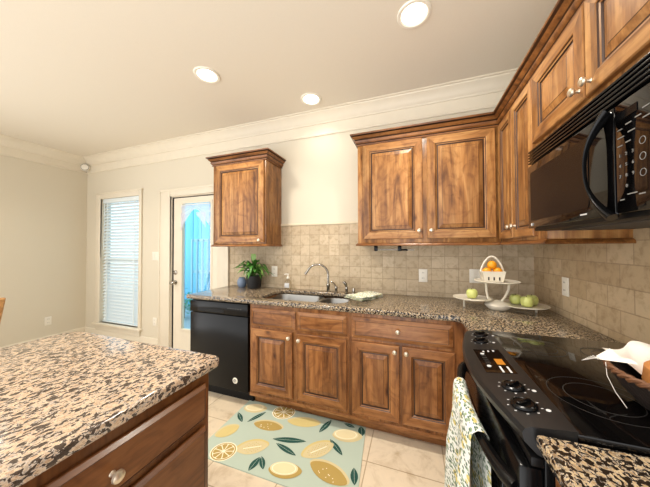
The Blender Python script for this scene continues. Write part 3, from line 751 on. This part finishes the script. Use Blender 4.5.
# ------------------------------------------------------------------ microwave
mw = thing('microwave', 'black over-the-range microwave mounted under the short cabinet', 'microwave', (-.352, -.950, 1.424), R90)
mw.scale.z = 1.04
MB().box(m_blackm, 0, .76, 0, .34, .0, .375, .004).build('body', mw)
vg = MB().box(m_blackm, 0, .76, -.006, .01, .305, .373, .002)
for k in range(5):
    vg.box(m_black, .004, .756, -.022, -.004, .308+k*.0128, .3155+k*.0128, .002)
vg.build('vent_grille', mw)
md = MB().box(m_blackg, 0, .556, -.024, 0, .012, .298, .005).build('door', mw)
MB().prism(m_black, rrect(.035, .45, .045, .262, .012), -.0262, -.024, .001, plane='xz').build('window', md)
pts = []; rad = []
for q in range(0, 29):
    t_ = q/28; e_ = abs(2*t_-1)
    pts.append((.545+.008*t_-.042*(1-e_**2.2), -.024-.036*(1-e_**2.4)-.004, .290-.286*t_)); rad.append(.010+.020*e_**2.5)
MB().tube(m_black, pts, rad, 16, .42).build('handle', md)
MB().box(m_legend, .405, .437, -.0256, -.0240, .026, .030).build('brand_mark', md)
MB().lathe(m_legend, [(0, .0012), (.006, .0012), (.006, 0)], (.040, -.024, .028), 16, '-y').build('round_logo', md)
pn = MB().box(m_blackg, .560, .76, -.024, 0, .012, .298, .005).build('control_panel', mw)
def text_mesh(s, size, depth=.0004):
    cu = bpy.data.curves.new('t', 'FONT'); cu.body = s; cu.size = size; cu.extrude = depth; cu.align_x = 'CENTER'; cu.align_y = 'CENTER'
    ob = bpy.data.objects.new('t', cu); COL.objects.link(ob); dg = bpy.context.evaluated_depsgraph_get(); dg.update()
    me = bpy.data.meshes.new_from_object(ob.evaluated_get(dg)); bpy.data.objects.remove(ob); bpy.data.curves.remove(cu)
    return me
def add_text(mb, m, s, size, mat):
    me = text_mesh(s, size); t = bmesh.new(); t.from_mesh(me); bpy.data.meshes.remove(me); mb.add(t, m, mat)
lt = MB()
RX90 = Matrix.Rotation(PI/2, 4, 'X')
for i, ch in enumerate('123456789'):
    r_, c_ = divmod(i, 3); add_text(lt, m_legend2, ch, .0115, Matrix.Translation((.577+c_*.021, -.0246, .160-r_*.027)) @ RX90)
add_text(lt, m_legend2, '0', .0115, Matrix.Translation((.598, -.0246, .079)) @ RX90)
for x, z, ww in ((.570, .226, .016), (.598, .232, .018), (.628, .236, .018), (.570, .205, .022), (.605, .210, .022), (.570, .184, .016), (.597, .187, .016), (.65, .248, .02), (.65, .225, .02), (.575, .045, .014), (.635, .05, .018), (.60, .056, .03)):
    lt.box(m_legend2, x, x+ww, -.0248, -.024, z, z+.0028)
for z in (.175, .138, .100):
    MB().tube(m_legend2, [(.648+.0085*math.cos(t*PI/10), -.0244, z+.0085*math.sin(t*PI/10)) for t in range(21)], .0007, 6).build('round_button', pn)
lt.build('button_legends', pn)
MB().box(m_black, 0.568, .635, -.0252, -.024, .252, .272).build('display', pn)
MB().box(m_slot, .10, .66, .06, .26, -.004, .0).build('bottom_lamp_cover', mw)

# ------------------------------------------------------------------ range
rg = thing('range', 'black electric range with front controls and glass cooktop', 'stove', (0, 0, 0))
Y0, Y1 = -.946, -1.692
MB().box(m_black, -.615, -.03, Y1, Y0, .08, .905, .003).build('body', rg)
MB().box(m_blackm, -.58, -.05, Y1+.02, Y0-.02, 0, .08).build('plinth', rg)
ck = MB().box(m_blackg, -.555, -.018, Y1-.002, Y0+.004, .905, .926, .004).build('cooktop', rg)
for cx, cy, r_ in ((-.41, -1.50, .115), (-.41, -1.13, .085), (-.17, -1.50, .085), (-.17, -1.14, .10)):
    bn = MB()
    for r0 in (r_, r_*.68):
        bn.lathe(m_ring, [(r0-.0012, .9262), (r0, .9265), (r0+.0012, .9262)], (cx, cy, 0), 64)
    bn.build('burner_ring', ck)
def xf(t): return -.655-.056*math.sin(PI*t)
cpn = MB(); NS = 24
def panel_fn(prof_t):
    return prof_t
loops = []
for i in range(NS+1):
    t_ = i/NS; y = Y0+(Y1-Y0)*t_; yf = Y0+(Y1+.010-Y0)*t_; x = xf(t_)
    loops.append([(-.552, y, .93), (x+.018, yf, .915), (x+.006, yf, .909), (x, yf, .897), (x+.004, yf, .878), (x+.03, yf, .852), (-.60, y, .848), (-.552, y, .85)])
t = bmesh.new(); V = [[t.verts.new(p) for p in lp] for lp in loops]
for a_, b_ in zip(V, V[1:]):
    for k in range(8): t.faces.new((a_[k], a_[(k+1) % 8], b_[(k+1) % 8], b_[k]))
t.faces.new(V[0]); t.faces.new(V[-1][::-1]); bmesh.ops.recalc_face_normals(t, faces=t.faces)
cpo = cpn.add(t, m_panelg).build('control_panel', rg)
def pz(x, y):
    tt = (y-Y0)/(Y1-Y0); xe = xf(tt)+.018
    return .93+(x+.552)/(xe+.552)*(.915-.93)
def ptilt(y):
    tt = (y-Y0)/(Y1-Y0); xe = xf(tt)+.018
    return -math.atan2(.93-.915, -.552-xe)
def pframe(x, y): return Matrix.Translation((x, y, pz(x, y))) @ Matrix.Rotation(ptilt(y), 4, 'Y')
for x, y in ((-.598, -1.022), (-.618, -1.112), (-.618, -1.505), (-.622, -1.598)):
    kb = MB().lathe(m_black, [(0, .0), (.030, 0), (.031, .003), (.029, .007), (.024, .009), (.022, .007), (0, .007)], (0, 0, 0), 32, mat=pframe(x, y))
    ko = kb.build('knob', rg)
    MB().box(m_black, -.021, .021, -.006, .006, .005, .015, .003, mat=pframe(x, y) @ Matrix.Rotation(.6, 4, 'Z')).build('grip', ko)
    lg = MB()
    for k in range(9):
        a_ = 2*PI*k/9+.4; px, py = x+.037*math.cos(a_), y+.037*math.sin(a_)
        if px < -.563: lg.box(m_legend, -.0026, .0026, -.0012, .0012, .0002, .0008, mat=pframe(px, py))
    lg.lathe(m_legend, [(0, .001), (.0055, .001), (.0055, .0)], (0, 0, 0), 14, mat=pframe(x+.046, y-.018))
    lg.build('dial_marks', ko, flat=True)
dp = MB()
t = bmesh.new(); P_ = []
for x, y in ((-.578, -1.215), (-.578, -1.42), (-.668, -1.42), (-.668, -1.215)): P_.append(t.verts.new((x, y, pz(x, y)+.0012)))
t.faces.new(P_[::-1]); bmesh.ops.recalc_face_normals(t, faces=t.faces)
ex = bmesh.ops.solidify(t, geom=t.faces[:], thickness=.0015)
dpo = dp.add(t, m_blackg).build('display_glass', rg, flat=True)
am = MB()
am.box(m_amber, -.013, .013, -.024, .024, .0022, .0030, mat=pframe(-.606, -1.335)); am.build('clock_display', dpo, flat=True)
bt = MB()
for x, y in ((-.645, -1.262), (-.648, -1.372)): MB().lathe(m_legend, [(0, .003), (.007, .003), (.007, .001)], (0, 0, 0), 16, mat=pframe(x, y)).build('round_button', dpo)
for k in range(4):
    for j in range(2): bt.box(m_legend, -.003, .003, -.006, .006, .0022, .0028, mat=pframe(-.594-j*.022, -1.378-k*.0115))
for k in range(3): bt.box(m_legend, -.003, .003, -.006, .006, .0022, .0028, mat=pframe(-.60-k*.018, -1.232-k*.004))
for k in range(5): bt.box(m_ring, -.008, .008, -.003, .003, .0022, .0028, mat=pframe(-.645, -1.285-k*.016))
bt.build('touch_buttons', dpo, flat=True)
od = MB().box(m_black, -.665, -.615, Y1+.004, Y0-.004, .22, .822, .008).build('oven_door', rg)
MB().box(m_blackg, -.668, -.664, Y1+.12, Y0-.12, .34, .68, .001).build('oven_window', od)
MB().box(m_black, -.660, -.615, Y1+.004, Y0-.004, .09, .21, .006).build('storage_drawer', rg)
MB().box(m_blackm, -.640, -.615, Y1+.004, Y0-.004, .826, .848, .002).build('vent_strip', rg)
hp = []
hr = []
for q in range(25):
    t_ = q/24; hp.append((-.662-.056*math.sin(PI*t_)**.6, -1.000-.672*t_, .756)); hr.append(.014+.010*abs(2*t_-1)**3)
MB().tube(m_black, hp, hr, 16, .75).build('handle', od)

# dish towel over the oven handle
m_floral2 = floral('white floral dish towel', (226, 228, 222), (84, 104, 88), (206, 190, 112), (140, 158, 132), 62)
def hx(y):
    t_ = min(1, max(0, (-1.0-y)/.672)); return -.662-.056*math.sin(PI*t_)**.6
def tow(u, v):
    # u across the width (far to near), v from behind the handle over it to the front hem
    back, over = .34, .075
    L_ = v*(back+over+.66)
    yc = -1.185-u*.34
    if L_ < back:
        s_ = back-L_; x = .021+.003*math.sin(u*12)-.0*s_; z = .752-s_; y = yc-.03*s_-u*.05*s_
    elif L_ < back+over:
        a_ = (L_-back)/over*PI; x = .026*math.cos(a_)-.005; z = .752+.028*math.sin(a_); y = yc
    else:
        g = L_-back-over; k_ = min(1, g*5)
        x = -.031-.010*k_+.015*k_*math.sin(u*12+.6+g*2)-.03*g; z = .752-g
        y = yc+(0.42-u)*g*.25+.05*g+.008*math.sin(g*6)
    return Vector((hx(yc)+x, y, z))
tw = MB().grid(m_floral2, tow, 40, 70, .003)
tag(tw.build('dish_towel', None, sharp=80), 'white floral dish towel draped over the oven door handle', 'towel')

# ------------------------------------------------------------------ bread basket on the cooktop
bk = thing('bread_basket', 'dark woven bread basket on the near end of the cooktop', 'basket', (-.205, -1.545, .927))
mbk = MB().lathe(m_wick, [(0, 0), (.12, 0), (.145, .012), (.175, .05), (.195, .085), (.200, .090), (.198, .094), (.188, .085), (.165, .05), (.135, .018), (0, .014)], (0, 0, 0), 48, sy=.85)
mbk.build('bowl', bk)
rm = MB()
for ph in (0, PI):
    rm.tube(m_rim, [((.198+.004*math.cos(k*PI/3+ph))*math.cos(k*PI/72), .85*(.198+.004*math.cos(k*PI/3+ph))*math.sin(k*PI/72), .094+.005*math.sin(k*PI/3+ph)) for k in range(145)], .0055, 6)
rm.build('braided_rim', bk)
nl = MB()
def nap(u, v):
    a_ = math.radians(50+u*90); r_ = .105+.098*v
    z = .045+.065*v**1.2+.030*math.exp(-((u-.62)/.2)**2)*math.sin(PI*min(1, v*.9))+.006*math.sin(u*13)*v
    r_ += .010*math.sin(u*14+v*6)*v
    return Vector((r_*math.cos(a_), .88*r_*math.sin(a_), z))
nl.grid(m_linen, nap, 40, 20, .002)
def corner(u, v):
    x = -.150-.048*v; y = .060+(u-.5)*.10*(1-v*.85)+.01*v; z = .112-.016*v+.004*math.sin(u*8)
    return Vector((x, y, z))
nl.grid(m_linen, corner, 10, 10, .0015)
for k in range(7):
    nl.tube(m_linen, [(-.195, .066+k*.002, .096), (-.203-.001*k, .070+.004*k, .099-.003*k), (-.209-.001*k, .073+.006*k, .102-.005*k)], .0008, 5)
nl.tube(m_linen, [(-.20, .035, .100), (-.206, .02, .07), (-.198, .005, .035), (-.186, -.012, .006)], .0007, 5)
npo = nl.build('linen_napkin', None, (-.205, -1.545, .931), sharp=80); tag(npo, 'white fringed linen napkin lining the bread basket', 'napkin')
lf = MB().lathe(m_bread, [(0, .0), (.075, .004), (.108, .035), (.104, .072), (.07, .102), (0, .114)], (0, 0, 0), 40, sy=.9)
lfo = lf.build('bread_loaf', None, (-.232, -1.545, .962)); tag(lfo, 'round brown crusty loaf sitting in the dark bread basket', 'bread')

# ------------------------------------------------------------------ tiered serving stand with fruit
SX, SY = -.352, -.37
st = thing('serving_stand', 'white three-tray serving stand in the counter corner', 'serving stand', (SX, SY, .914))
MB().lathe(m_ceram, [(0, 0), (.050, 0), (.060, .006), (.078, .026), (.080, .036), (.066, .050), (.03, .062), (.016, .066), (0, .068)], (0, 0, 0), 36).build('base', st)
def tray(x, y, z, r_, name):
    return MB().lathe(m_ceram, [(0, 0), (r_*.8, 0), (r_*.97, .006), (r_, .010), (r_*.985, .012), (r_*.8, .005), (0, .004)], (x, y, z), 48).build(name, st)
tray(-.004, .01, .188, .138, 'top_tray')
tray(-.148, .035, .058, .128, 'left_tray')
tray(.140, .015, .034, .152, 'right_tray')
MB().tube(m_wht_metal, [(-.02, 0, .05), (-.055, .01, .07), (-.062, .02, .12), (-.066, .015, .19)], .0075, 10).build('arm', st)
MB().tube(m_wht_metal, [(.015, -.005, .05), (.04, -.01, .09), (.062, -.008, .14), (.068, .0, .188)], .0075, 10).build('arm', st)
for x, y, z in ((.215, -.01, .036), (-.205, .02, .060)):
    MB().tube(m_wht_metal, [(x, y, 0), (x, y, z)], .006, 10).build('foot', st)
# berry basket
bs = thing('berry_basket', 'white square berry basket with loop handle on the top tray', 'basket', (SX-.030, SY+.01, .914+.194))
def sq(h_, z): return [(-h_, -h_*.8, z), (h_, -h_*.8, z), (h_, h_*.8, z), (-h_, h_*.8, z)]
MB().rings([sq(.0, 0), sq(.056, 0), sq(.068, .068), sq(.071, .072), sq(.067, .073), sq(.063, .066), sq(.052, .004), sq(.001, .004)], [m_ceram]*7).build('body', bs, sharp=20)
sl = MB()
for x in (-.032, 0, .032): sl.box(m_slot, x-.004, x+.004, -.0535, -.049, .012, .034)
sl.build('vent_slots', bs)
MB().tube(m_ceram, [(-.068, 0, .065)]+[(-.070*math.cos(PI*k/16)*(1-.25*math.sin(PI*k/16)), .0, .070+.105*math.sin(PI*k/16)**1.1) for k in range(1, 16)]+[(.068, 0, .065)], .006, 10).build('handle', bs)
def fruit(name, r_, m, c, label, cat, grp, apple):
    t = thing(name, label, cat, c, random.uniform(0, 6), grp)
    if apple:
        MB().lathe(m, [(0, .016*r_/.036), (r_*.3, r_*.08), (r_*.75, r_*.1), (r_*.97, r_*.6), (r_, r_*1.0), (r_*.92, r_*1.45), (r_*.6, r_*1.78), (r_*.28, r_*1.76), (0, r_*1.55)], (0, 0, 0), 24).build('flesh', t, sharp=80)
    else:
        MB().lathe(m, [(r_*math.sin(PI*k/14), r_-r_*math.cos(PI*k/14)) for k in range(15)], (0, 0, 0), 24).build('flesh', t, sharp=80)
    MB().tube(m_stem, [(0, 0, r_*(1.55 if apple else 1.98)), (.003, 0, r_*(1.95 if apple else 2.04))], .0016 if apple else .003, 6).build('stem', t)
    return t
bx, by, bz = SX-.030, SY+.01, .914+.194
def orange(x, y, z, label): fruit('orange', .030, m_orange, (bx+x, by+y, bz+z), label, 'orange', 'oranges in the berry basket', False)
orange(-.031, -.004, .036, 'orange at the left end of the white berry basket')
orange(.033, -.004, .038, 'orange at the right end of the white berry basket')
orange(.001, .002, .084, 'topmost orange crowning the berry basket pile')
at_ = .914
fruit('apple', .037, m_apple, (SX-.152, SY+.03, at_+.063), 'single green apple alone on the lower left tray', 'apple', 'green apples on the stand', True)
fruit('apple', .037, m_apple, (SX+.114, SY+.03, at_+.039), 'green apple on the right tray, leftmost and nearest the stand base', 'apple', 'green apples on the stand', True)
fruit('apple', .037, m_apple, (SX+.154, SY-.038, at_+.039), 'green apple at the front middle of the right tray trio', 'apple', 'green apples on the stand', True)
fruit('apple', .038, m_apple, (SX+.202, SY+.025, at_+.039), 'green apple on the right tray, rightmost of three', 'apple', 'green apples on the stand', True)

# ------------------------------------------------------------------ plant and jar
pl = thing('potted_plant', 'leafy green houseplant in a black pot under the short wall cabinet', 'plant', (-2.535, -.125, .914))
MB().lathe(m_pot, [(0, 0), (.066, 0), (.070, .004), (.086, .125), (.090, .128), (.090, .135), (.083, .135), (.080, .12), (0, .118)], (0, 0, 0), 32).build('pot', pl)
MB().lathe(m_soil, [(0, .122), (.081, .119)], (0, 0, 0), 24).build('soil', pl)
def leaf(mb, m, base, az, ln, wd, rise, droop):
    N_ = 9; t = bmesh.new(); L_ = []
    d_ = Vector((math.cos(az), math.sin(az), 0)); s = Vector((-math.sin(az), math.cos(az), 0))
    for k in range(N_+1):
        q = k/N_; p = base+d_*(ln*q*(.65+.35*q))+Vector((0, 0, rise*math.sin(q*PI*.62)-droop*q**2.2))
        w_ = wd*(0.08+math.sin(PI*max(0, (q-.25)/.75))**.8 if q > .25 else .08)
        if q >= 1: w_ = .001
        L_.append((t.verts.new(p-s*w_+Vector((0, 0, w_*.35))), t.verts.new(p), t.verts.new(p+s*w_+Vector((0, 0, w_*.35)))))
    for a_, b_ in zip(L_, L_[1:]):
        t.faces.new((a_[0], b_[0], b_[1], a_[1])); t.faces.new((a_[1], b_[1], b_[2], a_[2]))
    mb.add(t, m)
lf_ = MB(); rr = random.Random(11)
for k in range(56):
    az = rr.uniform(-PI, PI); sq_ = 1.0 if math.sin(az) < .3 else .42
    ln = rr.uniform(.09, .23)*sq_
    leaf(lf_, m_leaf if rr.random() < .75 else m_leaf2, Vector((rr.uniform(-.03, .03), rr.uniform(-.03, .02), .12)), az, ln, rr.uniform(.015, .024), rr.uniform(.07, .20), rr.uniform(.0, .15))
leaf(lf_, m_leaf2, Vector((0, 0, .12)), -1.4, .03, .026, .21, -.05)
leaf(lf_, m_leaf, Vector((0, 0, .12)), 2.6, .05, .024, .20, -.03)
lf_.build('foliage', pl)
jr = MB().lathe(m_bluej, [(0, 0), (.034, 0), (.046, .015), (.052, .045), (.048, .075), (.036, .095), (.030, .1), (.030, .106), (.026, .106), (.026, .095), (0, .09)], (0, 0, 0), 32)
jr = jr.build('blue_jar', None, (-2.715, -.10, .914)); tag(jr, 'small blue-grey ceramic jar left of the potted plant', 'jar')

# ------------------------------------------------------------------ wall plates
def plate(name, label, loc, rotz=0, w_=.072, kind='outlet'):
    t = thing(name, label, 'outlet' if kind == 'outlet' else 'light switch', loc, rotz)
    MB().box(m_white, -w_/2, w_/2, -.006, 0, -.058, .058, .003).build('cover_plate', t)
    if kind == 'outlet':
        for z in (-.024, .024):
            o = MB().prism(m_white, rrect(-.017, .017, z-.014, z+.014, .008), -.0085, -.006, plane='xz').build('receptacle', t)
            MB().box(m_slot, -.008, -.005, -.0092, -.0084, z-.002, z+.007).box(m_slot, .005, .008, -.0092, -.0084, z-.002, z+.007).build('slots', o)
    else:
        n = 2 if w_ > .1 else 1
        for k in range(n):
            x = (k-(n-1)/2)*.046
            MB().box(m_white, x-.016, x+.016, -.010, -.006, -.033, .033, .002).build('rocker', t)
    return t
plate('wall_outlet', 'white outlet plate in the tile beside the potted plant', (-2.352, -.008, 1.088))
plate('wall_outlet', 'white outlet plate half hidden behind the plant leaves', (-2.70, -.008, 1.088))
plate('wall_outlet', 'white outlet plate under the double-door wall cabinet', (-.825, -.008, 1.095))
plate('wall_switch', 'wide white double switch plate behind the tiered serving stand', (-.40, -.008, 1.105), 0, .118, 'switch')
plate('wall_outlet', 'white outlet plate on the side wall tile right of serving stand', (-.008, -.445, 1.10), R90)
plate('wall_switch', 'white switch plate on the painted wall left of the back door', (-4.21, 0, 1.24), 0, .118, 'switch')
plate('wall_outlet', 'white outlet plate low on the wall between window and door', (-4.21, 0, .35))
plate('wall_outlet', 'white outlet plate low on the left dining wall', (XL, -.425, .335), PI/2)

# detector in the ceiling corner
sn = thing('corner_sensor', 'small round white sensor in the ceiling corner over dining window', 'sensor', (XL+.045, -.045, 2.595), math.radians(45))
MB().lathe(m_white, [(0, .045), (.035, .045), (.052, .036), (.058, .02), (.058, 0), (0, 0)], (0, 0, 0), 32, '-y').build('housing', sn)
MB().lathe(m_ring, [(.044, .0415), (.047, .044), (.049, .0395)], (0, 0, 0), 32, '-y').build('ring_gap', sn)

# towel bar under the right wall cabinet
tb = thing('under_cabinet_bar', 'thin black bar with silver rod under the double-door wall cabinet', 'holder', (-1.20, -.20, 1.362))
for x in (-.015, .185): MB().box(m_black, x-.015, x+.015, -.012, .012, -.045, .004, .003).build('bracket', tb)
MB().tube(m_chrome, [(-.015, 0, -.034), (.30, 0, -.034)], .006).build('rod', tb)
MB().tube(m_blackm, [(.20, 0, -.034), (.25, 0, -.034)], .008).build('grip', tb)

# dining chair whose back corner shows at the left edge
ch = thing('dining_chair', 'honey oak dining chair behind the island at the left edge', 'chair', (-4.87, -1.42, 0), math.radians(180))
def bar(m, a_, b_, r_, name, parent): return MB().tube(m, [a_, b_], r_, 8).build(name, parent)
MB().prism(m_chair, rrect(-.21, .21, -.21, .21, .05), .43, .46, .008).build('seat', ch)
for x, y in ((.18, .18), (.18, -.18), (-.18, .18), (-.18, -.18)): bar(m_chair, (x*1.1, y*1.1, 0), (x, y, .43), .02, 'leg', ch)
for y in (-.19, .19): MB().tube(m_chair, [(-.19, y, .45), (-.24, y, .62), (-.34, y, .88)], .02, 10).build('back_post', ch)
MB().box(m_chair, -.012, .012, -.20, .20, -.08, .02, .006, mat=Matrix.Translation((-.33, 0, .855)) @ Matrix.Rotation(-.36, 4, 'Y')).build('top_rail', ch)
for k in range(5): bar(m_chair, (-.20, -.12+k*.06, .455), (-.31, -.12+k*.06, .80), .008, 'spindle', ch)
